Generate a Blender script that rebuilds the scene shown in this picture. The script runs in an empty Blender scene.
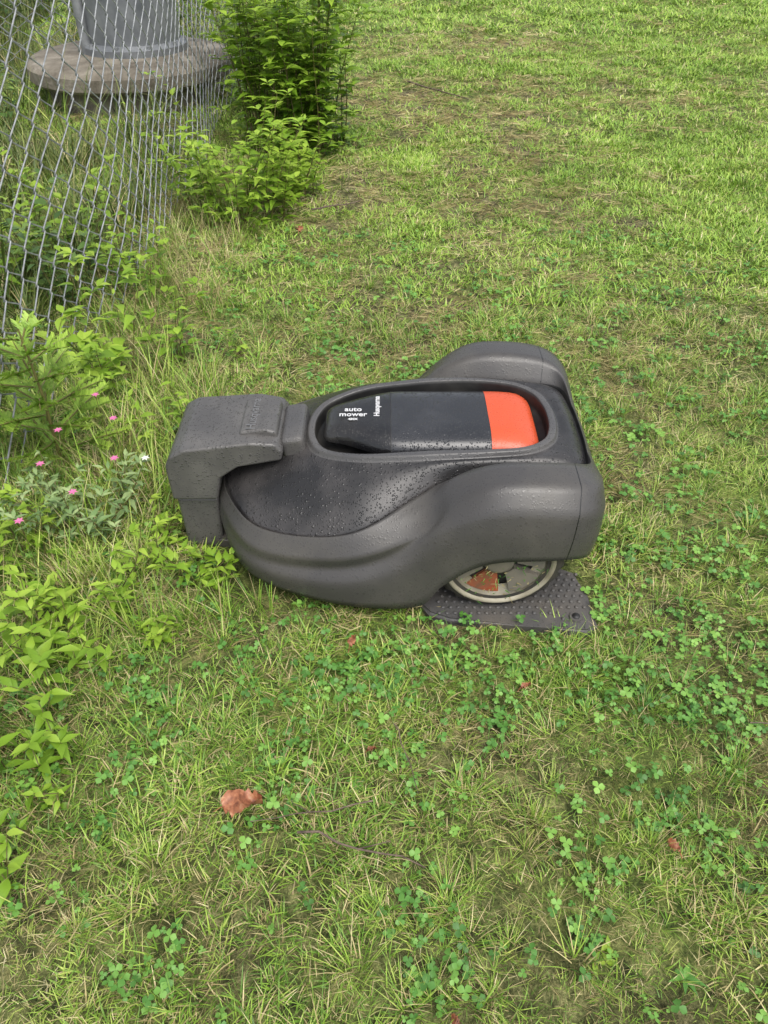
import bpy, bmesh, math, random
from mathutils import Vector, Matrix, noise, Euler
random.seed(7)
R=random.random
def U(a,b): return a+(b-a)*random.random()
scene=bpy.context.scene
scene.view_settings.view_transform='Standard'
scene.view_settings.look='None'
scene.view_settings.exposure=0
# ---------------------------------------------------------------- helpers
def link(o,parent=None):
    scene.collection.objects.link(o)
    if parent: o.parent=parent
    return o
def empty(name,loc=(0,0,0),rot=0):
    e=bpy.data.objects.new(name,None); e.location=loc; e.rotation_euler=(0,0,rot)
    return link(e)
class NT:
    def __init__(s,name):
        s.m=bpy.data.materials.new(name); s.m.use_nodes=True
        s.t=s.m.node_tree; s.t.nodes.clear()
        s.out=s.n('ShaderNodeOutputMaterial')
    def n(s,ty,**k):
        x=s.t.nodes.new(ty)
        for a,b in k.items():
            if a in x.inputs: x.inputs[a].default_value=b
            else: setattr(x,a,b)
        return x
    def l(s,a,b): s.t.links.new(a,b)
    def noise(s,vec,scale,detail=4,rough=.55):
        x=s.n('ShaderNodeTexNoise'); x.inputs['Scale'].default_value=scale
        x.inputs['Detail'].default_value=detail; x.inputs['Roughness'].default_value=rough
        s.l(vec,x.inputs['Vector']); return x.outputs['Fac']
    def ramp(s,fac,stops):
        x=s.n('ShaderNodeValToRGB'); e=x.color_ramp.elements
        while len(e)<len(stops): e.new(.5)
        for i,(p,c) in enumerate(stops):
            e[i].position=p; e[i].color=(c[0],c[1],c[2],1) if len(c)<4 else c
        s.l(fac,x.inputs['Fac']); return x.outputs['Color']
    def math(s,op,a,b=None,clamp=False):
        x=s.n('ShaderNodeMath'); x.operation=op; x.use_clamp=clamp
        for i,v in enumerate((a,b)):
            if v is None: continue
            if isinstance(v,(int,float)): x.inputs[i].default_value=v
            else: s.l(v,x.inputs[i])
        return x.outputs[0]
    def mix(s,fac,a,b,blend='MIX'):
        x=s.n('ShaderNodeMix'); x.data_type='RGBA'; x.blend_type=blend
        for i,v in ((0,fac),(6,a),(7,b)):
            if isinstance(v,(int,float)): x.inputs[i].default_value=v
            elif isinstance(v,tuple): x.inputs[i].default_value=(v[0],v[1],v[2],1)
            else: s.l(v,x.inputs[i])
        return x.outputs[2]
    def bump(s,h,strength=.5,dist=.01,nrm=None):
        x=s.n('ShaderNodeBump'); x.inputs['Strength'].default_value=strength
        x.inputs['Distance'].default_value=dist; s.l(h,x.inputs['Height'])
        if nrm is not None: s.l(nrm,x.inputs['Normal'])
        return x.outputs['Normal']
    def bsdf(s,col,rough=.5,nrm=None,metal=0,spec=.5,coat=0,trans=0):
        p=s.n('ShaderNodeBsdfPrincipled')
        if isinstance(col,tuple): p.inputs['Base Color'].default_value=(col[0],col[1],col[2],1)
        else: s.l(col,p.inputs['Base Color'])
        if isinstance(rough,(int,float)): p.inputs['Roughness'].default_value=rough
        else: s.l(rough,p.inputs['Roughness'])
        p.inputs['Metallic'].default_value=metal
        p.inputs['Specular IOR Level'].default_value=spec
        if nrm is not None: s.l(nrm,p.inputs['Normal'])
        sh=p.outputs[0]
        if trans>0:
            tr=s.n('ShaderNodeBsdfTranslucent')
            if isinstance(col,tuple): tr.inputs[0].default_value=(col[0],col[1],col[2],1)
            else: s.l(col,tr.inputs[0])
            mx=s.n('ShaderNodeMixShader'); mx.inputs[0].default_value=trans
            s.l(sh,mx.inputs[1]); s.l(tr.outputs[0],mx.inputs[2]); sh=mx.outputs[0]
        s.l(sh,s.out.inputs['Surface']); return s.m
def leafmat(name,stops,rough=.5,trans=.3,useobj=True,nscale=2.0,spec=.4):
    t=NT(name); g=t.n('ShaderNodeNewGeometry').outputs['Position']
    a=t.n('ShaderNodeAttribute'); a.attribute_name='tint'
    oi=t.n('ShaderNodeObjectInfo').outputs['Random']
    nz=t.noise(g,nscale,2)
    f=t.math('MULTIPLY',a.outputs['Fac'],.6 if useobj else .75)
    if useobj: f=t.math('ADD',f,t.math('MULTIPLY',oi,.25))
    nn=t.math('MULTIPLY',t.math('SUBTRACT',nz,.38),.8)
    f=t.math('ADD',f,nn,True)
    return t.bsdf(t.ramp(f,stops),rough,spec=spec,trans=trans)
m_grass=leafmat('grass_blade_green',[(0,(.045,.105,.014)),(.35,(.12,.24,.025)),(.65,(.245,.385,.046)),(1,(.50,.55,.14))],trans=0)
m_far=leafmat('grass_blade_lawn',[(0,(.10,.20,.022)),(.4,(.20,.345,.037)),(.75,(.32,.46,.060)),(1,(.47,.53,.13))],trans=0)
m_dry=leafmat('grass_blade_straw',[(0,(.20,.155,.065)),(.4,(.40,.33,.15)),(.75,(.57,.50,.25)),(1,(.74,.67,.42))],trans=0)
m_clover=leafmat('clover_leaf',[(0,(.035,.10,.018)),(.45,(.08,.21,.032)),(1,(.20,.37,.06))],nscale=5,trans=0)
m_leaf=leafmat('shrub_leaf',[(0,(.075,.16,.012)),(.45,(.21,.36,.028)),(1,(.43,.58,.08))],useobj=False,rough=.42)
m_leafd=leafmat('undergrowth_leaf_shade_tint',[(0,(.02,.05,.01)),(.5,(.07,.14,.022)),(1,(.18,.26,.05))],useobj=False,trans=0)  # leaf greens darkened: the shade behind the fence is painted into the colour
m_leafg=leafmat('grey_green_leaf',[(0,(.06,.12,.04)),(.5,(.15,.24,.08)),(1,(.32,.40,.17))],useobj=False,trans=0)
m_needle=leafmat('spruce_needle',[(0,(.08,.16,.02)),(.5,(.20,.34,.04)),(1,(.36,.50,.07))],useobj=False,trans=0)
m_shade=leafmat('undergrowth_grass_shade_tint',[(0,(.03,.055,.012)),(.4,(.08,.125,.025)),(.75,(.16,.20,.045)),(1,(.30,.29,.11))],trans=0)  # darker version of the grass ramp, undergrowth shade built into the blade colour
m_stem=leafmat('stem',[(0,(.06,.05,.02)),(1,(.18,.16,.05))],useobj=False,trans=0)
m_pink=NT('pink_petal').bsdf((.62,.16,.33),.5)
m_white=NT('white_petal').bsdf((.7,.7,.62),.5)
# ---------------------------------------------------------------- mesh builder
class MB:
    def __init__(s): s.v=[];s.f=[];s.t=[];s.m=[]
    def add(s,vs,fs,tint,mi=0):
        b=len(s.v); s.v+=vs; s.t+=[tint]*len(vs)
        for f in fs: s.f.append(tuple(b+i for i in f)); s.m.append(mi)
    def strip(s,p,d,up,L,w,tint,mi=0,seg=4,droop=.5):
        side=d.cross(up)
        if side.length<1e-4: side=Vector((1,0,0))
        side.normalize(); vs=[];fs=[]; q=p.copy()
        for i in range(seg+1):
            t=i/seg; wd=w*(1-t**1.8)
            if i==seg: vs.append(q.copy())
            else: vs+= [q-side*wd*.5,q+side*wd*.5]
            a=droop*(t+1/seg*.5)*1.5
            q=q+(up*math.cos(a)+d*math.sin(a))*(L/seg)
        for i in range(seg-1): fs.append((2*i,2*i+1,2*i+3,2*i+2))
        fs.append((2*seg-2,2*seg-1,2*seg))
        s.add(vs,fs,tint,mi)
    def leaf(s,p,d,n,L,w,tint,mi=0,fold=.18,droop=.35,prof=(.08,.62,1,.78,.38,0.02)):
        d=d.normalized(); side=d.cross(n)
        if side.length<1e-4: side=Vector((1,0,0))
        side.normalize(); n=side.cross(d).normalized()
        vs=[]; k=len(prof)
        for i,pw in enumerate(prof):
            t=i/(k-1); c=p+d*(L*t)-n*(droop*L*t*t)
            h=pw*w*.5
            vs+=[c-side*h+n*(fold*h*1.5),c,c+side*h+n*(fold*h*1.5)]
        fs=[]
        for i in range(k-1):
            a=3*i; fs+=[(a,a+1,a+4,a+3),(a+1,a+2,a+5,a+4)]
        s.add(vs,fs,tint,mi)
    def tube(s,pts,r0,r1,tint,mi=0,n=4):
        vs=[];fs=[];k=len(pts)
        for i,p in enumerate(pts):
            t=(pts[min(i+1,k-1)]-pts[max(i-1,0)]).normalized()
            a=t.cross(Vector((.3,.9,.2))).normalized(); b=t.cross(a)
            r=r0+(r1-r0)*i/(k-1)
            for j in range(n):
                an=2*math.pi*j/n; vs.append(p+a*math.cos(an)*r+b*math.sin(an)*r)
        for i in range(k-1):
            for j in range(n):
                fs.append((i*n+j,i*n+(j+1)%n,(i+1)*n+(j+1)%n,(i+1)*n+j))
        s.add(vs,fs,tint,mi)
    def obj(s,name,mats,parent=None,smooth=True,linkit=True):
        me=bpy.data.meshes.new(name); me.from_pydata([tuple(v) for v in s.v],[],s.f)
        for m in mats: me.materials.append(m)
        me.polygons.foreach_set('material_index',s.m)
        me.polygons.foreach_set('use_smooth',[smooth]*len(s.f))
        at=me.attributes.new('tint','FLOAT','POINT'); at.data.foreach_set('value',s.t)
        me.update(); o=bpy.data.objects.new(name,me)
        if linkit: link(o,parent)
        return o
def smooth01(a,b,x):
    t=max(0,min(1,(x-a)/(b-a))); return t*t*(3-2*t)
# ---------------------------------------------------------------- ground
def nz(x,y,z=0): return noise.noise(Vector((x,y,z)))
def gz(x,y):
    d=math.hypot(x,y-1.5)
    k=1-smooth01(8,30,d)
    m=1 if not(-.5<x<.5 and .95<y<1.7) else .25
    h=(.022*nz(x*1.1,y*1.1,3)+.010*nz(x*4,y*4,8)*m+.005*nz(x*13,y*13,1)*m)*k
    return h-.004
def dryf(x,y):
    d=.34+.6*nz(x*1.1,y*1.1,0)+.65*nz(x*3.7,y*3.7,5)
    if y>1.5:
        d+=.30*math.exp(-((x-.05+.12*(3.5-y))/.75)**2)*smooth01(1.6,2.3,y)*(1-smooth01(6,8.5,y))
        d-=.2*smooth01(1.1,2.2,x)*smooth01(2.2,3.4,y)
    d+=.42*math.exp(-((x+.4)/.32)**2-((y-.62)/.25)**2)
    d-=.45*math.exp(-((x-.15)/.6)**2-((y-.88)/.13)**2)
    d-=.15*math.exp(-((x-.62)/.18)**2-((y-1.1)/.4)**2)
    d-=.3*smooth01(5.5,9,y)
    return max(0,min(1,d))
def axis(lo,hi,step,ext):
    a=[];x=lo
    while x<hi: a.append(x); x+=step
    s=step
    up=[];x=hi
    while x<ext: up.append(x); s*=1.25; x+=s
    up.append(ext)
    s=step; dn=[]; x=lo-step
    while x>-ext: dn.append(x); s*=1.25; x-=s
    dn.append(-ext)
    return dn[::-1]+a+up
xs=axis(-2.2,2.4,.03,90); ys=axis(.0,5.2,.03,90)
vs=[(x,y,gz(x,y)) for y in ys for x in xs]; nx=len(xs)
fs=[(j*nx+i,j*nx+i+1,(j+1)*nx+i+1,(j+1)*nx+i) for j in range(len(ys)-1) for i in range(nx-1)]
me=bpy.data.meshes.new('ground'); me.from_pydata(vs,[],fs)
me.polygons.foreach_set('use_smooth',[True]*len(fs))
at=me.attributes.new('dry','FLOAT','POINT'); at.data.foreach_set('value',[dryf(v[0],v[1]) for v in vs])
ground=link(bpy.data.objects.new('ground',me))
t=NT('soil_and_moss'); pos=t.n('ShaderNodeNewGeometry').outputs['Position']
n1=t.noise(pos,3,5); n2=t.noise(pos,28,5,.7); n3=t.noise(pos,230,4,.7)
att=t.n('ShaderNodeAttribute'); att.attribute_name='dry'
nm=t.math('ADD',t.math('MULTIPLY',n2,.6),t.math('MULTIPLY',n3,.4))
soil=t.ramp(nm,[(.38,(.026,.019,.012)),(.5,(.10,.078,.048)),(.64,(.33,.27,.17))])
moss=t.ramp(nm,[(.38,(.028,.045,.011)),(.5,(.12,.17,.033)),(.64,(.35,.40,.10))])
fac=t.math('ADD',t.math('MULTIPLY',att.outputs['Fac'],.9),t.math('MULTIPLY',t.math('SUBTRACT',n1,.5),1.6),True)
c=t.mix(fac,moss,soil)
h=t.math('ADD',t.math('MULTIPLY',n2,.6),t.math('MULTIPLY',n3,.5))
me.materials.append(t.bsdf(c,.85,t.bump(h,1.0,.014),spec=.2))
# ---------------------------------------------------------------- instancing
def proto_coll(name,objs):
    c=bpy.data.collections.new(name)
    for o in objs: c.objects.link(o)
    return c
def scatter(name,coll,pts):
    me=bpy.data.meshes.new(name); me.from_pydata([p[:3] for p in pts],[],[])
    a=me.attributes.new('rot','FLOAT_VECTOR','POINT'); a.data.foreach_set('vector',[c for p in pts for c in p[3:6]])
    a=me.attributes.new('scl','FLOAT_VECTOR','POINT'); a.data.foreach_set('vector',[c for p in pts for c in p[6:9]])
    a=me.attributes.new('idx','INT','POINT'); a.data.foreach_set('value',[p[9] for p in pts])
    o=link(bpy.data.objects.new(name,me))
    ng=bpy.data.node_groups.new(name+'_nodes','GeometryNodeTree')
    ng.interface.new_socket('Geometry',in_out='INPUT',socket_type='NodeSocketGeometry')
    ng.interface.new_socket('Geometry',in_out='OUTPUT',socket_type='NodeSocketGeometry')
    N=ng.nodes; L=ng.links
    gi=N.new('NodeGroupInput'); go=N.new('NodeGroupOutput')
    ci=N.new('GeometryNodeCollectionInfo'); ci.inputs['Collection'].default_value=coll
    ci.inputs['Separate Children'].default_value=True; ci.inputs['Reset Children'].default_value=True
    ip=N.new('GeometryNodeInstanceOnPoints'); ip.inputs['Pick Instance'].default_value=True
    def na(nm,ty):
        x=N.new('GeometryNodeInputNamedAttribute'); x.data_type=ty; x.inputs['Name'].default_value=nm
        return [s for s in x.outputs if s.enabled and s.name=='Attribute'][0]
    L.new(gi.outputs[0],ip.inputs['Points']); L.new(ci.outputs[0],ip.inputs['Instance'])
    L.new(na('idx','INT'),ip.inputs['Instance Index'])
    L.new(na('rot','FLOAT_VECTOR'),ip.inputs['Rotation'])
    L.new(na('scl','FLOAT_VECTOR'),ip.inputs['Scale'])
    L.new(ip.outputs[0],go.inputs[0])
    md=o.modifiers.new('instances','NODES'); md.node_group=ng
    return o
def tuft(name,nb,rad,L0,L1,w0,w1,mat,droop=(.3,1.1),mat2=None,p2=0,lean=.35,seg=3):
    b=MB()
    for i in range(nb):
        a=U(0,6.283); r=rad*math.sqrt(R()); p=Vector((r*math.cos(a),r*math.sin(a),-.004))
        a2=a+U(-1.2,1.2); d=Vector((math.cos(a2),math.sin(a2),0))
        up=(Vector((0,0,1))+d*U(0,lean)).normalized()
        b.strip(p,d,up,U(L0,L1),U(w0,w1),R(),mi=1 if R()<p2 else 0,seg=seg,droop=U(*droop))
    return b.obj(name,[mat,mat2 or mat],linkit=False,smooth=False)
P=[]
for i in range(6): P.append(tuft('a%02d'%i,15,.026,.018,.050,.0016,.0032,m_grass,(.3,1.5),m_dry,.11,1.1))
for i in range(4): P.append(tuft('b%02d'%i,13,.026,.018,.048,.0012,.0025,m_dry,(.5,1.6),m_grass,.4,1.2))
for i in range(4):
    b=MB()
    for k in range(14):
        a=U(0,6.28); d=Vector((math.cos(a),math.sin(a),0)); p=Vector((U(-.035,.035),U(-.035,.035),U(.001,.012)))
        b.strip(p,Vector((d.y,-d.x,0)),(d+Vector((0,0,U(-.1,.2)))).normalized(),U(.015,.05),U(.001,.0024),R(),seg=3,droop=U(-.5,.5))
    P.append(b.obj('c%02d'%i,[m_dry],linkit=False,smooth=False))
for i in range(4):
    b=MB()
    for k in range(4):
        p=Vector((U(-.03,.03),U(-.03,.03),0)); h=U(.008,.024); top=p+Vector((U(-.01,.01),U(-.01,.01),h))
        b.tube([p,top],.0006,.0005,.6,n=3)
        a0=U(0,6.28); s=U(.004,.0085); ti=R(); tilt=Vector((U(-.5,.5),U(-.5,.5),1)).normalized()
        for q in range(3):
            a=a0+q*2.094; d=Vector((math.cos(a),math.sin(a),U(-.1,.25)))
            b.leaf(top,d,tilt,s*1.15,s*1.15,ti+U(-.08,.08),fold=.12,droop=.15,prof=(.1,.8,1,.1))
    P.append(b.obj('d%02d'%i,[m_clover],linkit=False))
for i in range(2):
    b=MB()
    for k in range(8):
        a=k*.8+U(-.2,.2); d=Vector((math.cos(a),math.sin(a),U(.15,.6)))
        b.leaf(Vector((0,0,.002)),d,Vector((0,0,1)),U(.03,.055),U(.010,.018),R(),fold=.25,droop=.4)
    P.append(b.obj('e%02d'%i,[m_clover],linkit=False))
for i in range(4): P.append(tuft('f%02d'%i,24,.055,.02,.042,.0028,.0048,m_far,(.3,1.4),m_dry,.09,1.1)) #20-23
for i in range(3): P.append(tuft('g%02d'%i,34,.014,.035,.080,.0010,.0020,m_grass,(.3,1.0),m_dry,.22,1.0,4)) #24-26
cg=proto_coll('lawn_prototypes',P)
def blocked(x,y,m=0.0):
    if -.36-m<x<.42+m and 1.31-.245-m<y<1.31+.25+m: return True
    if -.46<x<-.34 and 1.21<y<1.41: return True
    if .08<x<.41 and .97<y<1.1: return True
    return False
pts=[]
def addp(x,y,idx,s,sz=None,tilt=.25):
    sz=sz or s*U(.8,1.25)
    pts.append((x,y,gz(x,y),U(-tilt,tilt),U(-tilt,tilt),U(0,6.283),s,s,sz,idx))
def fill(x0,x1,y0,y1,dens,s0,far=0):
    n=int((x1-x0)*(y1-y0)*dens)
    for _ in range(n):
        x=U(x0,x1); y=U(y0,y1)
        if blocked(x,y): continue
        if abs(x)>y*.62+1.0: continue
        d=dryf(x,y); r=R()
        hgt=max(.55,.85+.45*nz(x*2,y*2,9)+.35*nz(x*7,y*7,2))
        if far: hgt=max(.6,.85+.25*nz(x*2,y*2,9))
        zf=1 if not far else .85/far
        cl=nz(x*9,y*9,20)+.1+ .6*math.exp(-((x-.2)/.6)**2-((y-.88)/.15)**2)+.35*math.exp(-((x-.62)/.2)**2-((y-1.1)/.4)**2)
        if x<-.35 and y>.9 and y<2.2: hgt*=1.25
        if r<d*.35:
            if R()<.6: addp(x,y,10+int(R()*4),s0*U(.8,1.3))
            continue
        if cl>.12 and R()<.38*min(1,(cl-.12)*2+.1) and y<3:
            addp(x,y,14+int(R()*4),s0*U(.75,1.35)); continue
        if R()<d*.72:
            k=R()
            if k<.45: addp(x,y,6+int(R()*4),s0*U(.6,1.1)*hgt,s0*zf*U(.6,1.1)*hgt)
            elif k<.7: addp(x,y,10+int(R()*4),s0*U(.7,1.3))
            else: addp(x,y,int(R()*6),s0*U(.5,.9)*hgt,s0*zf*U(.5,1)*hgt)
        else:
            s=s0*U(.7,1.2)*hgt
            addp(x,y,(20+int(R()*4)) if far else int(R()*6),s,s*zf*U(.8,1.2),tilt=.3)
fill(-1.1,1.3,.1,1.0,3500,.92)
fill(-1.2,1.6,1.0,2.3,2700,.98)
fill(-1.6,2.4,2.3,4.2,1300,1.1,1.1)
fill(-2.2,3.6,4.2,7,600,1.4,1.3)
fill(-3,6.5,7,13,220,2.1,1.7)
fill(-6,12,13,26,50,3.4,2.4)
for _ in range(420):
    y=.15+2.6*R()**1.5; x=U(-.75,.5+y*.5)
    if blocked(x,y,.02) or nz(x*2.3,y*2.3,31)<-.12: continue
    addp(x,y,24+int(R()*3),U(.5,1.05),tilt=.15)
for _ in range(30):
    x=U(-.6,1.0);y=U(.2,2.6)
    if not blocked(x,y,.03): addp(x,y,18+int(R()*2),U(.4,.7))
scatter('lawn_grass',cg,pts)
T=[]
for i in range(4): T.append(tuft('a%02d'%i,14,.03,.10,.24,.0022,.0045,m_grass,(.25,.9),m_dry,.15,.4,5))
for i in range(3): T.append(tuft('b%02d'%i,14,.03,.10,.26,.0012,.0026,m_dry,(.3,1.1),m_grass,.2,.5,5))
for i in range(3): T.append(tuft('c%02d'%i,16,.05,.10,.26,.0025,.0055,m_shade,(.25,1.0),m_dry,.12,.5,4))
ct=proto_coll('tall_grass_prototypes',T)
tp=[]
def tall(x0,x1,y0,y1,n,s0,s1,pd,shade=False):
    for _ in range(n):
        x=U(x0,x1);y=U(y0,y1)
        if blocked(x,y,.0) or math.hypot(x+1.5,y-5.2)<.52: continue
        if shade and R()<.75: ix=7+int(R()*3)
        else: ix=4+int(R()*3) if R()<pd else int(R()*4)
        s=U(s0,s1); tp.append((x,y,gz(x,y),U(-.2,.2),U(-.2,.2),U(0,6.28),s,s,s*U(.7,1.2),ix))
tall(-.92,-.66,1.2,2.3,75,.4,.85,.35)
tall(-.68,-.44,1.1,1.9,85,.45,1.0,.25)
tall(-.56,-.22,.97,1.13,28,.3,.7,.1)
tall(-.95,-.5,.75,1.25,75,.4,.8,.3)
tall(-.9,-.5,.3,.8,36,.25,.5,.5)
tall(-.88,-.52,2.2,3.3,120,.4,.85,.7)
tall(-.88,-.45,3.3,6,120,.4,.8,.5)
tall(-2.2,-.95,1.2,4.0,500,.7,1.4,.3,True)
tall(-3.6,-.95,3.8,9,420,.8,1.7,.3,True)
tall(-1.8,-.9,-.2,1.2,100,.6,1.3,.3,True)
scatter('tall_grass',ct,tp)
# ---------------------------------------------------------------- leafy plants
def plant(name,x,y,nst,h,spread,L,W,mats,lpn=10,rad=.05,seed=None,lean=(0,0),low=.18,twig=.25):
    if seed is not None: random.seed(seed)
    b=MB()
    for s in range(nst):
        a=U(0,6.28); r=rad*math.sqrt(R()); px,py=x+r*math.cos(a),y+r*math.sin(a)
        p=Vector((px,py,gz(px,py)-.01))
        hh=h*U(.45,1.05); a2=a+U(-1,1); k=U(.2,1)
        dv=Vector((math.cos(a2)*spread*k+lean[0],math.sin(a2)*spread*k+lean[1],0))
        wob=Vector((U(-.03,.03),U(-.03,.03),0))*hh
        ptsx=[p+Vector((0,0,hh*t))+dv*hh*(t**1.6)+wob*math.sin(t*6) for t in (0,.2,.4,.6,.8,1)]
        b.tube(ptsx,.0022*(h/.3)**.5,.0008,R(),1)
        n=int(lpn*U(.75,1.2)); ti0=U(-.2,.2)
        for k in range(n):
            t=low+(1-low)*(k+1)/n; f=t*5; i=min(4,int(f)); q=ptsx[i].lerp(ptsx[i+1],f-i)
            an=k*2.4+U(-.4,.4); el=.1+.55*t
            d=Vector((math.cos(an),math.sin(an),el))
            sz=(1-.45*abs(t-.6))*U(.6,1.15)*(0.65 if t>.93 else 1)
            b.leaf(q,d,Vector((U(-.3,.3),U(-.3,.3),1)),L*sz,W*sz*U(.8,1.1),max(0,min(1,.2+.5*t+ti0+U(-.25,.25))),0,fold=U(.1,.4),droop=U(.1,.7))
            if R()<twig:
                e=q+d.normalized()*L*U(.8,1.4)
                b.tube([q,e],.0009,.0006,.5,1,n=3)
                for z in range(4):
                    a3=U(0,6.28); b.leaf(q.lerp(e,U(.6,1)),Vector((math.cos(a3),math.sin(a3),.5)),Vector((0,0,1)),L*.65,W*.65,U(.3,1),0,droop=.3)
    return b.obj(name,mats)
ML=[m_leaf,m_stem]
plant('leafy_shrub',-.45,4.10,54,.92,.24,.092,.048,ML,24,.25,seed=1,low=.02,twig=.4)
plant('leafy_shrub',-.58,4.75,30,.85,.2,.09,.046,ML,22,.2,seed=11,low=.02,twig=.4)
plant('leafy_shrub',-.60,3.20,30,.42,.55,.070,.035,ML,12,.2,seed=2,low=.05,twig=.35)
plant('leafy_shrub',-.42,3.40,14,.32,.5,.065,.032,ML,11,.13,seed=22,low=.05,twig=.35)
plant('leafy_weed',-.74,1.86,9,.34,.45,.065,.034,ML,9,.07,seed=3)
plant('leafy_weed',-.62,1.98,5,.24,.45,.052,.026,ML,8,.04,seed=32)
plant('leafy_weed',-.43,2.02,3,.10,.3,.03,.017,ML,6,.02,seed=31)
plant('leafy_weed',-.50,1.22,5,.15,.6,.036,.015,ML,8,.07,seed=4)
plant('leafy_weed',-.58,1.06,6,.14,.6,.040,.017,ML,8,.08,seed=5)
plant('leafy_weed',-.44,.97,4,.08,.5,.032,.016,ML,6,.03,seed=51)
plant('leafy_weed',-.63,.92,7,.16,.5,.052,.024,ML,8,.07,seed=6)
plant('leafy_weed',-.60,.72,6,.13,.5,.050,.022,ML,8,.06,seed=61)
plant('leafy_weed',-.58,.50,5,.11,.5,.042,.02,ML,8,.06,seed=7)
plant('leafy_weed',-.54,.60,3,.07,.5,.03,.015,ML,6,.04,seed=71)
plant('leafy_weed',-.38,1.10,6,.15,.45,.038,.015,ML,8,.04,seed=8)
plant('leafy_weed',-.74,1.15,7,.19,.5,.045,.02,ML,8,.07,seed=81)
plant('leafy_weed',-.56,1.62,5,.18,.5,.045,.018,ML,8,.07,seed=82)
plant('leafy_weed',-.80,2.45,7,.3,.5,.055,.028,ML,9,.1,seed=83)
plant('flowering_weed',-.66,1.28,14,.17,.65,.042,.013,[m_leafg,m_stem],14,.09,seed=9)
plant('leafy_weed',.30,.38,2,.02,.9,.022,.011,ML,5,.02,seed=12)
random.seed(77)
for i in range(20):
    x=U(-2.2,-1.05);y=U(1.5,4.4)
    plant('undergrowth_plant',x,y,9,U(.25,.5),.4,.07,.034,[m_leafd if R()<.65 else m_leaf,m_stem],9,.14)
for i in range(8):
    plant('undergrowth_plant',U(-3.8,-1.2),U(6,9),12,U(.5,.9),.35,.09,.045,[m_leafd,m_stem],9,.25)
b=MB()
for (x,y,z) in [(-.70,1.36,.20),(-.60,1.42,.19),(-.57,1.30,.17),(-.72,1.28,.17),(-.66,1.5,.2),(-.63,1.20,.16),(-.70,1.10,.17),(-.52,1.34,.14)]:
    pk=R()<.7
    b.tube([Vector((x,y,0)),Vector((x,y,z))],.001,.0007,.5,1,n=3)
    for k in range(6):
        a=k*1.05; b.leaf(Vector((x,y,z)),Vector((math.cos(a),math.sin(a),.5)),Vector((0,0,1)),.010,.006,.5,0 if pk else 2)
b.obj('wild_flowers',[m_pink,m_stem,m_white])
# spruce sapling
random.seed(5); b=MB(); sx,sy=-.79,1.50
b.tube([Vector((sx,sy,-.01)),Vector((sx+.01,sy,.2)),Vector((sx,sy+.01,.36))],.005,.002,.8,1,n=6)
for k in range(21):
    z=.04+.015*k; a=k*2.4; ln=.17*(1-z/.44)+.045
    p=Vector((sx,sy,z)); d=Vector((math.cos(a),math.sin(a),.35)).normalized()
    tip=p+d*ln; b.tube([p,p.lerp(tip,.5)+Vector((0,0,.005)),tip],.0025,.001,.8,1)
    s1=d.cross(Vector((0,0,1))).normalized(); s2=s1.cross(d)
    def spray(p,tip,d,m):
        for j in range(m):
            q=p.lerp(tip,(j+1)/m); an=(0 if j%2 else math.pi)+U(-.9,.9)
            nd=(s1*math.cos(an)+s2*abs(math.sin(an))*.8+d*.6).normalized()
            sd=nd.cross(s2)
            if sd.length<.05: sd=d.copy()
            sd.normalize(); w=.0018; L=.018*U(.8,1.1)
            b.add([q-sd*w,q+sd*w,q+nd*L*.7+sd*w*.8,q+nd*L,q+nd*L*.7-sd*w*.8],[(0,1,2,3,4)],min(1,.35+.65*(j/m)*U(.5,1.2)),0)
    spray(p,tip,d,int(ln*1100))
    for sg in (-1,1):
        q=p.lerp(tip,.45); d2=(d*.75+s1*sg*.6).normalized(); t2=q+d2*ln*.45
        b.tube([q,t2],.0015,.0008,.8,1); spray(q,t2,d2,int(ln*480))
b.obj('spruce_sapling',[m_needle,m_stem],smooth=False)
# ---------------------------------------------------------------- dead leaves, twigs
t=NT('dead_leaf'); g=t.n('ShaderNodeNewGeometry').outputs['Position']
m_dead=t.bsdf(t.ramp(t.noise(g,90,4),[(.3,(.14,.045,.02)),(.55,(.34,.13,.06)),(.75,(.48,.28,.15))]),.5)
def deadleaf(x,y,L,W,a,z=.022):
    b=MB(); n=12; vs=[];fs=[]
    d=Vector((math.cos(a),math.sin(a),0)); s=Vector((-d.y,d.x,0))
    for i in range(n+1):
        t=i/n; w=W*.5*math.sin(math.pi*(t**.8*.97+.02))**.8*(1+.16*math.sin(i*2.6))
        for j in range(-2,3):
            u=j/2; vs.append(Vector((x,y,gz(x,y)+z))+d*L*(t-.5)+s*w*u*(1+.1*math.sin(i*3+j))+Vector((0,0,.20*L*abs(u)+.14*L*math.sin(t*5+u*2)+.004*math.sin(i*4+j*3))))
    for i in range(n):
        for j in range(4): k=i*5+j; fs.append((k,k+1,k+6,k+5))
    b.add(vs,fs,.5); b.tube([Vector((x,y,gz(x,y)+z))-d*L*.5,Vector((x,y,gz(x,y)+z*.6))-d*L*.75],.0012,.0008,.5)
    return b.obj('dead_leaf',[m_dead])
deadleaf(-.22,.604,.062,.044,.15,.03); deadleaf(.43,.535,.024,.014,2.2); deadleaf(-.06,.93,.025,.016,1.2,.03)
deadleaf(.25,.82,.02,.010,.3,.03); deadleaf(-.33,3.0,.04,.03,1.4); deadleaf(.09,.31,.018,.01,2); deadleaf(-.02,.70,.015,.008,.2)
t=NT('twig_bark'); g=t.n('ShaderNodeNewGeometry').outputs['Position']
m_twig=t.bsdf(t.ramp(t.noise(g,80,3),[(.3,(.05,.035,.025)),(.7,(.19,.14,.10))]),.8)
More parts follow.
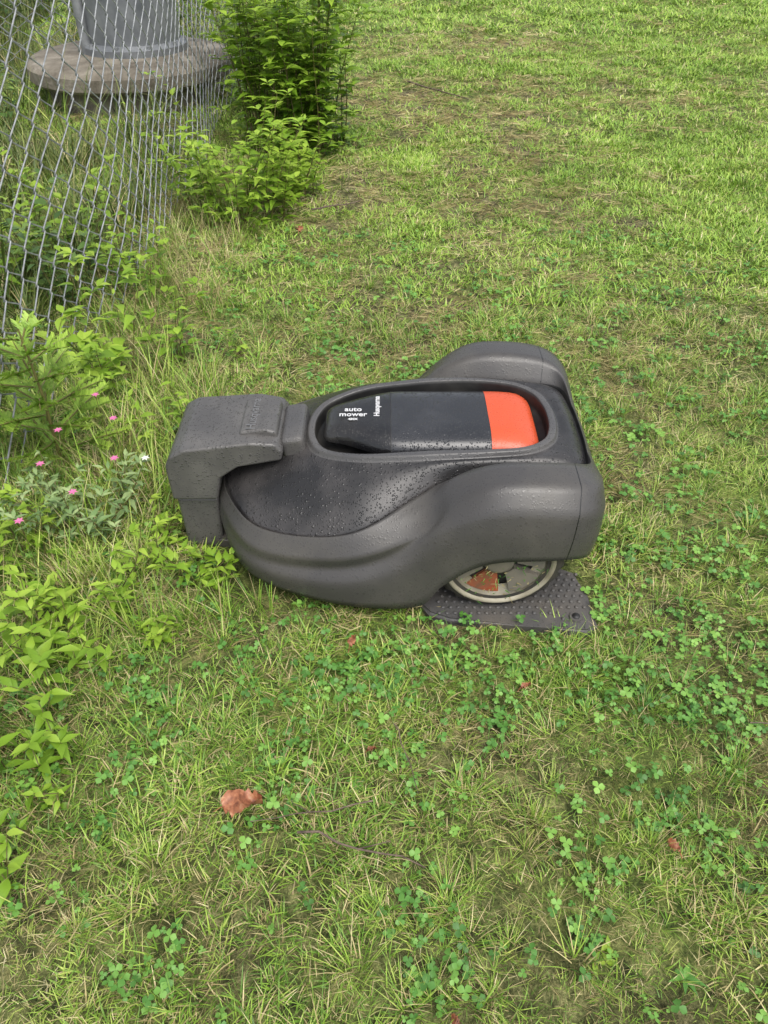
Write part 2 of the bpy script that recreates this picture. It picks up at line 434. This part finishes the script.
def twig(p0,p1,r,z=.032):
    b=MB(); a=Vector((*p0,0)); c=Vector((*p1,0)); pp=[]
    for i in range(7):
        q=a.lerp(c,i/6)+Vector((U(-.006,.006),U(-.006,.006),0)); q.z=gz(q.x,q.y)+z; pp.append(q)
    b.tube(pp,r,r*.5,.5,n=6); q=pp[3]
    b.tube([q,q+(c-a).normalized()*.04+Vector((.01,.02,.008))],r*.5,r*.3,.5,n=4)
    b.obj('twig',[m_twig],smooth=True)
twig((-.13,.56),(.06,.50),.0022); twig((-.02,.60),(-.2,.57),.0014); twig((.02,.75),(.05,.62),.0012)
twig((.15,5.4),(.5,5.0),.006,.03); twig((-.3,3.2),(-.1,3.3),.004,.03); twig((.62,.75),(.75,.74),.0013)
# ---------------------------------------------------------------- fence
t=NT('galvanised_wire'); g=t.n('ShaderNodeNewGeometry').outputs['Position']
m_wire=t.bsdf(t.ramp(t.noise(g,40,2),[(.3,(.20,.21,.215)),(.7,(.38,.39,.40))]),.5,metal=.35)
t=NT('galvanised_post'); g=t.n('ShaderNodeNewGeometry').outputs['Position']
m_post=t.bsdf(t.ramp(t.noise(g,15,4),[(.3,(.16,.17,.175)),(.7,(.32,.33,.34))]),.5,metal=.4)
fence=empty('chain_link_fence',(0,0,0))
FX=-.87; D=.125; H=1.68; Y0=-.5; Y1=5.5
def wires(name,fn,length,DH):
    cu=bpy.data.curves.new(name,'CURVE'); cu.dimensions='3D'; cu.bevel_depth=.0023; cu.bevel_resolution=1
    n=int(length/(D/2)); m=int(H/(DH/2))
    for k in range(n):
        sp=cu.splines.new('POLY'); P_=[]
        for j in range(m+1):
            side=(j+k)%2
            s0=k*D/2+(D/2 if side else 0); e=.0023 if side else -.0023
            for dz in (-.005,.005):
                P_.append((*fn(s0+(.001 if side else -.001),e if dz<0 else -e,.01+j*DH/2+dz),1))
        sp.points.add(len(P_)-1); sp.points.foreach_set('co',[c for p in P_ for c in p])
    cu.materials.append(m_wire); o=link(bpy.data.objects.new(name,cu),fence); return o
def bulge(s,z): return .022*math.sin(s*2.1+z*1.5)+.03*nz(s*1.5,z*2,4)
wires('mesh_side',lambda s,e,z:(FX+e+bulge(s,z),Y0+s+.014*nz(s*3,z*3),z+.01*nz(s*2,z*3,7)),Y1-Y0,.095)
wires('mesh_end',lambda s,e,z:(FX-s,Y1+e+bulge(s,z),z),4.5,.095)
def cyl(name,p0,p1,r,mat,parent,n=16):
    b=MB(); b.tube([Vector(p0),Vector(p1)],r,r,.5,n=n); return b.obj(name,[mat],parent)
for i,(x,y) in enumerate([(FX-.06,Y0),(FX-.035,Y1+.035),(FX-2.5,Y1+.06),(FX-4.5,Y1+.06)]):
    cyl('post_%d'%(i+1),(x,y,-.1),(x,y,1.75),.024,m_post,fence)
cyl('top_rail',(FX-.04,Y0,1.69),(FX-.04,Y1,1.69),.018,m_post,fence)
cyl('end_rail',(FX-.04,Y1+.05,1.69),(FX-4.5,Y1+.05,1.69),.018,m_post,fence)
def boxmesh(name,sx,sy,sz,loc,mat,parent=None,bev=.01,seg=3,rot=(0,0,0)):
    bm=bmesh.new(); bmesh.ops.create_cube(bm,size=1)
    for v in bm.verts: v.co=Vector((v.co.x*sx,v.co.y*sy,v.co.z*sz))
    bmesh.ops.bevel(bm,geom=bm.edges[:],offset=bev,segments=seg,profile=.5,affect='EDGES')
    me=bpy.data.meshes.new(name); bm.to_mesh(me); bm.free(); me.materials.append(mat)
    o=bpy.data.objects.new(name,me); o.location=loc; o.rotation_euler=rot; link(o,parent)
    return o
def revolve(name,prof,loc,mat,parent=None,n=64,wob=0):
    vs=[];fs=[];k=len(prof)
    for i in range(n):
        a=2*math.pi*i/n
        for r,z in prof:
            rr=r*(1+wob*nz(math.cos(a)*2,math.sin(a)*2,z*4)); vs.append((rr*math.cos(a),rr*math.sin(a),z))
    for i in range(n):
        for j in range(k-1):
            a=i*k+j; b_=((i+1)%n)*k+j; fs.append((a+1,a,b_,b_+1))
    me=bpy.data.meshes.new(name); me.from_pydata(vs,[],fs); me.materials.append(mat)
    me.polygons.foreach_set('use_smooth',[True]*len(fs))
    o=bpy.data.objects.new(name,me); o.location=loc
    e=o.modifiers.new('e','EDGE_SPLIT'); e.split_angle=math.radians(35)
    return link(o,parent)
t=NT('weathered_concrete'); g=t.n('ShaderNodeNewGeometry').outputs['Position']; n=t.noise(g,7,6,.65)
m_conc=t.bsdf(t.ramp(n,[(.3,(.09,.075,.055)),(.55,(.20,.175,.135)),(.75,(.33,.30,.25))]),.9,t.bump(t.noise(g,60,5),.5,.01))
revolve('round_concrete_base',[(0,.235),(.52,.228),(.57,.215),(.59,.195),(.59,.135),(.575,.12),(.52,.112),(.50,.10),(.50,-.08)],(-1.50,5.2,0),m_conc,wob=.012)
t=NT('tank_metal'); g=t.n('ShaderNodeNewGeometry').outputs['Position']; n=t.noise(g,9,4)
m_tank=t.bsdf(t.ramp(n,[(.3,(.12,.13,.14)),(.7,(.24,.25,.26))]),.45,metal=.3)
tank=empty('metal_tank',(-1.48,5.28,.235))
revolve('drum',[(.0,-.02),(.31,-.02),(.31,.03),(.27,.05),(.265,.30),(.275,.31),(.275,.33),(.265,.34),(.265,.72),(.24,.78),(.15,.82),(0,.835)],(0,0,0),m_tank,tank)
revolve('valve_cap',[(0,.93),(.05,.925),(.06,.90),(.06,.80)],(0,0,0),m_post,tank,24)
for k in range(10):
    a=k*.628+.2; revolve('bolt_%d'%k,[(0,.052),(.012,.05),(.014,.03)],(.29*math.cos(a),.29*math.sin(a),0),m_post,tank,8)
cyl('pipe',(-.24,-.16,-.01),(-.24,-.16,.6),.03,m_post,tank); cyl('pipe_elbow',(-.24,-.16,.58),(-.1,-.05,.60),.028,m_post,tank)
# ---------------------------------------------------------------- mower materials
def plastic(name,c,rough,drop=.0,cscale=1.0,dust=.25,spec=.5,dustc=(.22,.2,.17),seam=None):
    t=NT(name); tc=t.n('ShaderNodeTexCoord').outputs['Object']
    n1=t.noise(tc,6,5,.6); n2=t.noise(tc,45,4,.6); n3=t.noise(tc,900,2)
    vo=t.n('ShaderNodeTexVoronoi'); vo.inputs['Scale'].default_value=260*cscale; t.l(tc,vo.inputs['Vector'])
    vo2=t.n('ShaderNodeTexVoronoi'); vo2.inputs['Scale'].default_value=120*cscale; t.l(tc,vo2.inputs['Vector'])
    def dropm(v,size,thr):
        x=t.n('ShaderNodeMapRange'); x.interpolation_type='SMOOTHSTEP'
        x.inputs['From Min'].default_value=size; x.inputs['From Max'].default_value=size*.3
        t.l(v.outputs['Distance'],x.inputs['Value'])
        sep=t.n('ShaderNodeSeparateColor'); t.l(v.outputs['Color'],sep.inputs[0])
        th=t.math('ADD',t.math('MULTIPLY',n1,-.8),thr+.4)
        return t.math('MULTIPLY',x.outputs[0],t.math('GREATER_THAN',sep.outputs[0],th))
    dr=t.math('MAXIMUM',dropm(vo,.42,.40),dropm(vo2,.36,.62))
    dm=t.math('MULTIPLY',t.ramp(n1,[(.42,(0,0,0)),(.7,(1,1,1))]),dust)
    dm=t.math('MULTIPLY',dm,t.math('ADD',n2,.4))
    col=t.mix(dm,c,dustc)
    if drop>0: col=t.mix(t.math('MULTIPLY',dr,.5*drop),col,(c[0]*.4,c[1]*.4,c[2]*.4))
    r=t.math('ADD',t.math('MULTIPLY',n2,.25),rough-.12)
    nr=t.bump(n3,.25,.0006)
    if seam is not None: # moulded panel joint across the shell
        sx=t.n('ShaderNodeSeparateXYZ'); t.l(tc,sx.inputs[0])
        d=t.math('ABSOLUTE',t.math('SUBTRACT',t.math('ADD',sx.outputs[0],t.math('MULTIPLY',sx.outputs[2],-.12)),seam))
        g=t.math('LESS_THAN',d,.0011)
        g=t.math('MULTIPLY',g,t.math('GREATER_THAN',sx.outputs[2],.10))
        col=t.mix(g,col,(.006,.006,.006))
    if drop>0:
        r=t.math('SUBTRACT',r,t.math('MULTIPLY',dr,rough*.6),True)
        r=t.math('MAXIMUM',r,.1)
        nr=t.bump(dr,drop*.8,.0012,nr)
    return t.bsdf(col,r,nr,spec=spec)
m_body=plastic('mower_side_plastic',(.053,.050,.048),.37,.25,.8,.4,dustc=(.12,.11,.09),seam=.325)
m_panel=plastic('mower_top_plastic',(.018,.0175,.018),.34,1.0,1,.9,dustc=(.085,.078,.075))
m_collar=plastic('mower_collar_plastic',(.068,.066,.066),.34,.6,1,.2)
m_black=plastic('mower_black_plastic',(.010,.010,.010),.5,0,1,.2)
m_lid=plastic('lid_gloss_black',(.009,.009,.010),.14,.6,1.1,.1,.6)
m_lid2=plastic('lid_dark_grey',(.018,.019,.022),.2,1.0,1.1,.5,.6,dustc=(.07,.07,.075))
m_orange=plastic('orange_plastic',(.56,.075,.022),.33,.4,1.2,.1)
m_station=plastic('station_plastic',(.073,.070,.068),.34,.9,.9,.6,dustc=(.18,.17,.155))
m_tyre=plastic('tyre_rubber',(.02,.019,.018),.8,0,1,.9,dustc=(.07,.06,.04))
m_rim=plastic('dirty_rim',(.40,.37,.28),.6,0,1,1.1,dustc=(.11,.09,.045))
m_hub=plastic('hub_plastic',(.15,.14,.12),.6,0,1.0,1.0,dustc=(.22,.19,.14))
m_orange2=plastic('dirty_orange',(.50,.09,.03),.6,0,1,1.1,dustc=(.12,.09,.05))
m_text=NT('white_print').bsdf((.6,.6,.6),.5)
m_emb=NT('embossed_grey').bsdf((.13,.13,.13),.5)
mower=empty('robotic_lawn_mower',(0.003,1.31,0)); mower.scale=(.965,1,1)
def ringobj(name,rings,bandm,mats,creases,parent,per=5,cap_last=None,lev=2):
    full=[]
    for r in rings:
        c=[Vector((x,-y,z)) for x,y,z in r]+[Vector((x,y,z)) for x,y,z in r[-2:0:-1]]
        n=len(c); o=[]
        for i in range(n):
            p0,p1,p2,p3=c[i-1],c[i],c[(i+1)%n],c[(i+2)%n]
            for k in range(per):
                t=k/per
                o.append(.5*((2*p1)+(p2-p0)*t+(2*p0-5*p1+4*p2-p3)*t*t+(3*p1-p0-3*p2+p3)*t**3))
        full.append(o)
    M=len(full[0]); vs=[v for r in full for v in r]; fs=[];mi=[]
    for k in range(len(full)-1):
        for j in range(M):
            a=k*M+j; b_=k*M+(j+1)%M
            fs.append((a,b_,b_+M,a+M)); mi.append(bandm[k])
    if cap_last is not None: fs.append(tuple((len(full)-1)*M+j for j in range(M))); mi.append(cap_last)
    me=bpy.data.meshes.new(name); me.from_pydata([tuple(v) for v in vs],[],fs)
    for m in mats: me.materials.append(m)
    me.polygons.foreach_set('material_index',mi); me.polygons.foreach_set('use_smooth',[True]*len(fs))
    cr=me.attributes.new('crease_edge','FLOAT','EDGE')
    for e in me.edges:
        k1,k2=e.vertices[0]//M,e.vertices[1]//M
        if k1==k2 and k1 in creases: cr.data[e.index].value=creases[k1]
    o=link(bpy.data.objects.new(name,me),parent)
    s=o.modifiers.new('s','SUBSURF'); s.levels=lev; s.render_levels=lev
    return o
Pn=[(-.345,0,.155),(-.325,.10,.15),(-.24,.205,.15),(-.07,.25,.178),(.060,.192,.222),(.122,.166,.243),(.22,.158,.252),(.33,.152,.251),(.405,.142,.246),(.425,.075,.244),(.428,0,.244)]
Q=[(-.17,0,.236),(-.163,.05,.236),(-.135,.095,.24),(-.06,.13,.252),(.04,.142,.262),(.11,.144,.267),(.2,.14,.269),(.29,.125,.267),(.34,.09,.264),(.358,.045,.262),(.362,0,.262)]
S0=[(-.356,0,.148),(-.336,.108,.142),(-.250,.220,.140),(-.078,.268,.166),(.066,.226,.214),(.128,.196,.266),(.215,.193,.298),(.34,.188,.296),(.414,.165,.276),(.438,.085,.244),(.440,0,.244)]
S1=[(-.364,0,.132),(-.346,.115,.124),(-.260,.234,.120),(-.078,.286,.140),(.068,.266,.186),(.134,.256,.258),(.215,.262,.297),(.355,.258,.292),(.436,.216,.268),(.450,.10,.236),(.451,0,.236)]
Wa=[(-.367,0,.115),(-.348,.118,.106),(-.262,.236,.100),(-.090,.280,.114),(.036,.276,.155),(.118,.284,.222),(.214,.293,.262),(.362,.290,.255),(.444,.240,.232),(.456,.105,.212),(.457,0,.212)]
W=[(-.372,0,.085),(-.352,.12,.085),(-.270,.245,.080),(-.094,.302,.088),(.032,.297,.118),(.108,.298,.178),(.212,.306,.215),(.360,.302,.205),(.442,.248,.18),(.460,.11,.17),(.462,0,.17)]
B=[(-.366,0,.05),(-.348,.118,.05),(-.268,.240,.045),(-.095,.300,.032),(.062,.306,.03),(.112,.307,.090),(.195,.309,.150),(.335,.306,.158),(.430,.25,.125),(.455,.11,.10),(.457,0,.10)]
sq=lambda r:[(x if x<.34 else .34+(x-.34)*.76,y,z) for x,y,z in r]
Pn,S0,S1,Wa,W,B=[sq(r) for r in (Pn,S0,S1,Wa,W,B)]
def off(r,d,dz,cx=.08):
    o=[]
    for x,y,z in r:
        v=Vector((x-cx,y)); L=v.length; v=v*(1-d/L) if L>0 else v
        o.append((v.x+cx,max(0,v.y) if y>0 else 0,z+dz))
    return o
def mixr(a,b,t,dz=0): return [tuple(p*(1-t)+q*t+(dz if i==2 else 0) for i,(p,q) in enumerate(zip(u,v))) for u,v in zip(a,b)]
Hh=off(Pn,-.009,.001); G=off(Pn,-.005,-.010)
rings=[off(B,.075,.03),off(B,.012,.005),B,W,Wa,S1,S0,Hh,G,Pn,mixr(Pn,Q,.45,.014),Q,off(Q,.006,.010),off(Q,.020,.010),off(Q,.024,-.022)]
bm_=[2,0,0,0,0,0,0,2,1,1,1,3,3,2]
ringobj('body_shell',rings,bm_,[m_body,m_panel,m_black,m_collar],{2:.9,3:.3,4:.65,5:.85,6:.7,7:.9,8:1,9:.9,11:.8,12:.6,13:.6,14:1},mower,cap_last=2)
def lid(name,x0,x1,parts,z0,hh,hwf,pw=5):
    b=MB(); n=46
    xsl=[x0+(x1-x0)*(.5-.5*math.cos(math.pi*i/n)) for i in range(n+1)]
    for px_,_ in parts[1:]:
        k=min(range(len(xsl)),key=lambda i:abs(xsl[i]-px_)); xsl[k]=px_
        xsl.append(px_-.0016)
    xsl=sorted(set(xsl)); m=28; vs=[]
    for x in xsl:
        s=(x-x0)/(x1-x0)*2-1; e=max(0,1-abs(s)**7)**.5
        for j in range(m+1):
            v=math.sin((j/m-.5)*math.pi); y=v*hwf(x)
            vs.append(Vector((x,y,z0+hh*e*max(0,1-abs(v)**pw)**.5)))
    for i in range(len(xsl)-1):
        xc=(xsl[i]+xsl[i+1])/2; mm=0
        for px_,mk in parts:
            if xc>=px_: mm=mk
        for px_,mk in parts[1:]:
            if px_-.0017<xc<px_: mm=3
        for j in range(m):
            a=i*(m+1)+j; b.f.append((a,a+1,a+m+2,a+m+1)); b.m.append(mm)
    b.v=vs; b.t=[.5]*len(vs)
    return b.obj(name,[m_lid,m_lid2,m_orange,m_black],mower)
def hw(x):
    a=.055+.053*smooth01(-.125,.03,x)
    r=.045
    if x>.318-r: a-= (r-math.sqrt(max(0,r*r-(x-(.318-r))**2)))*.9
    if x<-.13+.02: a-= (.02-math.sqrt(max(0,.02**2-(-.11-x)**2)))
    return max(.004,a)
lid('control_lid',-.13,.318,[(-1,0),(.012,1),(.215,2)],.245,.036,hw)
def text(body,size,loc,rz,mat,parent,name,ex=.0004,rx=0):
    cu=bpy.data.curves.new(name,'FONT'); cu.body=body; cu.size=size; cu.extrude=ex; cu.align_x='CENTER'; cu.align_y='CENTER'; cu.offset=.0003
    cu.materials.append(mat); o=bpy.data.objects.new(name,cu); o.location=loc; o.rotation_euler=(rx,0,rz)
    return link(o,parent)
text('auto',.020,(-.068,.008,.2812),0,m_text,mower,'label_1'); text('mower',.020,(-.068,-.010,.2812),0,m_text,mower,'label_2')
text('Husqvarna',.017,(-.018,.02,.2815),math.pi/2,m_text,mower,'label_3')
text('450X',.009,(-.068,-.027,.2812),0,m_text,mower,'label_4')
boxmesh('charging_contact',.05,.135,.05,(-.192,0,.236),m_collar,mower,.012,4,(0,-.12,0))
boxmesh('chassis',.58,.40,.10,(.02,0,.09),m_black,mower,.03,3)
def lathe(name,prof,loc,mat,parent,n=64,tread=0):
    vs=[];fs=[];k=len(prof)
    for i in range(n):
        a=2*math.pi*i/n
        for (y,r) in prof:
            rr=r+ (tread if (i//2)%2 and r>.116 else 0)
            vs.append((rr*math.cos(a),y,rr*math.sin(a)))
    for i in range(n):
        for j in range(k-1):
            a=i*k+j; b_=((i+1)%n)*k+j; fs.append((a,a+1,b_+1,b_))
    me=bpy.data.meshes.new(name); me.from_pydata(vs,[],fs); me.materials.append(mat)
    me.polygons.foreach_set('use_smooth',[True]*len(fs))
    o=bpy.data.objects.new(name,me); o.location=loc; return link(o,parent)
def wheel(sg,nm):
    c=empty(nm,(.222,sg*.254,.132)); c.parent=mower; c.scale=(1/.965,1,1)
    lathe('tyre',[(-.03,.09),(-.033,.106),(-.030,.115),(-.022,.120),(.022,.120),(.030,.1155),(.033,.108),(.03,.09)],(0,0,0),m_tyre,c,96,.005)
    lathe('rim',[(sg*.026,.106),(sg*.035,.106),(sg*.037,.103),(sg*.035,.098),(sg*.020,.095),(sg*.018,.07)],(0,0,0),m_rim,c)
    lathe('dish',[(sg*.012,.097),(sg*.014,.05),(sg*.016,.0)],(0,0,0),m_black,c)
    lathe('hub',[(sg*.014,.03),(sg*.030,.028),(sg*.033,.022),(sg*.033,0.0)],(0,0,0),m_hub,c,40)
    for k in range(6):
        a0=k*math.pi/3+.2; b=MB(); mt=m_orange2 if k%3==1 else m_hub
        n=6; vs=[];fs=[]
        for yy in (sg*.013,sg*(.028 if mt is m_hub else .021)):
            for i in range(n+1):
                for r in (.034,.087):
                    aa=a0+(i/n-.5)*(.80 if r>.05 else .62)
                    vs.append(Vector((r*math.cos(aa),yy,r*math.sin(aa))))
        o_=2*(n+1)
        for i in range(n):
            q=2*i; fs+=[(o_+q,o_+q+1,o_+q+3,o_+q+2),(q,q+2,o_+q+2,o_+q),(q+1,q+3,o_+q+3,o_+q+1)]
        fs+=[(0,1,o_+1,o_),(2*n,2*n+1,o_+2*n+1,o_+2*n)]
        b.add(vs,fs,.5); b.obj('spoke_%d'%k,[mt],c,smooth=False)
    b=MB()
    for i in range(260):
        a=U(0,6.28); r=U(.02,.108); p=Vector((r*math.cos(a),sg*U(.022,.037),r*math.sin(a)))
        d=Vector((U(-1,1),sg*U(0,.3),U(-1,1))).normalized(); b.strip(p,Vector((0,sg,0)),d,U(.005,.015),U(.001,.003),R()*.7,int(R()*2),seg=2,droop=.2)
    b.obj('clippings',[m_dry,m_clover],c,smooth=False)
wheel(-1,'rear_wheel_1'); wheel(1,'rear_wheel_2')
for sg in (-1,1):
    lathe('front_wheel',[(-.02,.0),(-.02,.035),(-.014,.046),(.014,.046),(.02,.035),(.02,0)],(-.235,sg*.17,.05),m_black,mower,32)
# ---------------------------------------------------------------- charging station
st=empty('charging_station',(0.008,1.31,0))
def extr(name,prof,hy,mat,parent,bev,tap=None):
    bm=bmesh.new(); n=len(prof)
    A=[bm.verts.new((x,-(hy if tap is None else tap(x)),z)) for x,z in prof]
    C=[bm.verts.new((x,(hy if tap is None else tap(x)),z)) for x,z in prof]
    bm.faces.new(A); bm.faces.new(C[::-1])
    for i in range(n): bm.faces.new((A[i],C[i],C[(i+1)%n],A[(i+1)%n]))
    bmesh.ops.recalc_face_normals(bm,faces=bm.faces[:])
    bmesh.ops.bevel(bm,geom=bm.edges[:],offset=bev,segments=4,profile=.5,affect='EDGES',clamp_overlap=True)
    me=bpy.data.meshes.new(name); bm.to_mesh(me); bm.free(); me.materials.append(mat)
    me.polygons.foreach_set('use_smooth',[True]*len(me.polygons))
    o=link(bpy.data.objects.new(name,me),parent)
    w=o.modifiers.new('w','WEIGHTED_NORMAL'); w.keep_sharp=False
    return o
extr('tower',[(-.436,-.01),(-.439,.125),(-.352,.125),(-.358,-.01)],.088,m_station,st,.008)
extr('head',[(-.443,.130),(-.445,.215),(-.432,.240),(-.405,.255),(-.27,.268),(-.222,.262),(-.208,.245),(-.212,.222),(-.30,.212),(-.338,.185),(-.350,.130)],.1,m_station,st,.007,
     lambda x:.100-.012*smooth01(-.33,-.21,x))
extr('head_ridge',[(-.30,.240),(-.295,.272),(-.245,.279),(-.222,.272),(-.215,.235)],.06,m_station,st,.006)
text('Husqvarna',.026,(-.272,0,.2765),math.pi/2,m_emb,st,'label',.0006)
m_plate=plastic('plate_plastic_grey',(.066,.064,.062),.5,.3,1,.9,dustc=(.14,.12,.095))
def plate():
    ol=[(-.42,.08),(-.2,.12),(.03,.22),(.08,.305),(.12,.322),(.30,.342),(.385,.352),(.405,.335),(.40,.26),(.385,.19),(.3,.16)]
    full=[(x,-y) for x,y in ol]+[(x,y) for x,y in ol[::-1]]
    bm=bmesh.new(); bot=[bm.verts.new((x,y,-.01)) for x,y in full]; top=[bm.verts.new((x,y,.014)) for x,y in full]
    n=len(full); bm.faces.new(top)
    for i in range(n): bm.faces.new((bot[i],bot[(i+1)%n],top[(i+1)%n],top[i]))
    ed=[e for e in bm.edges if all(v.co.z>0 for v in e.verts)]
    bmesh.ops.bevel(bm,geom=ed,offset=.006,segments=3,affect='EDGES')
    for sg in (-1,1):
        for i in range(20):
            for j in range(10):
                x=.10+i*.0155+(j%2)*.0078; y=.335-j*.0150
                if y>.312+.06*(x-.2) or x>.388 or (abs(x-.365)<.022 and abs(y-.317)<.022): continue
                mt=Matrix.Translation((x,sg*y,.0145))@Matrix.Diagonal((1,1,.8,1))
                bmesh.ops.create_icosphere(bm,subdivisions=2,radius=.0042,matrix=mt)
        mt=Matrix.Translation((.365,sg*.317,.0155)); bmesh.ops.create_cone(bm,cap_ends=True,segments=24,radius1=.014,radius2=.012,depth=.006,matrix=mt)
    me=bpy.data.meshes.new('base_plate'); bm.to_mesh(me); bm.free(); me.materials.append(m_plate)
    link(bpy.data.objects.new('base_plate',me),st)
    for sg in (-1,1):
        lathe('screw_hole',[(0,.008),(.004,.007),(.0042,0)],(.365,sg*.317,.0175),m_black,st,20).rotation_euler=(math.pi/2,0,0)
plate()
# ---------------------------------------------------------------- light
w=bpy.data.worlds.new('World'); scene.world=w; w.use_nodes=True; N=w.node_tree.nodes; Lk=w.node_tree.links
bg=N['Background']; sky=N.new('ShaderNodeTexSky'); sky.sky_type='NISHITA'; sky.sun_disc=False
sky.sun_elevation=math.radians(62); sky.sun_rotation=math.radians(150); sky.air_density=1.0; sky.dust_density=4; sky.ozone_density=1
hs=N.new('ShaderNodeHueSaturation'); hs.inputs['Saturation'].default_value=.35
Lk.new(sky.outputs[0],hs.inputs['Color']); Lk.new(hs.outputs[0],bg.inputs['Color']); bg.inputs['Strength'].default_value=.26
sd=bpy.data.lights.new('sun','SUN'); sd.energy=1.5; sd.angle=math.radians(40); sd.color=(1,.97,.91)
so=link(bpy.data.objects.new('sun',sd))
az=math.radians(150); el=math.radians(62)
dirv=Vector((math.sin(az)*math.cos(el),math.cos(az)*math.cos(el),math.sin(el)))
so.rotation_euler=dirv.to_track_quat('Z','Y').to_euler()
# ---------------------------------------------------------------- camera
cd=bpy.data.cameras.new('camera'); cd.sensor_width=36; cd.lens=27; cd.clip_end=300; cd.clip_start=.02
cam=link(bpy.data.objects.new('camera',cd)); cam.location=(0,0,1.15); cam.rotation_euler=(math.radians(49),0,0)
scene.camera=cam
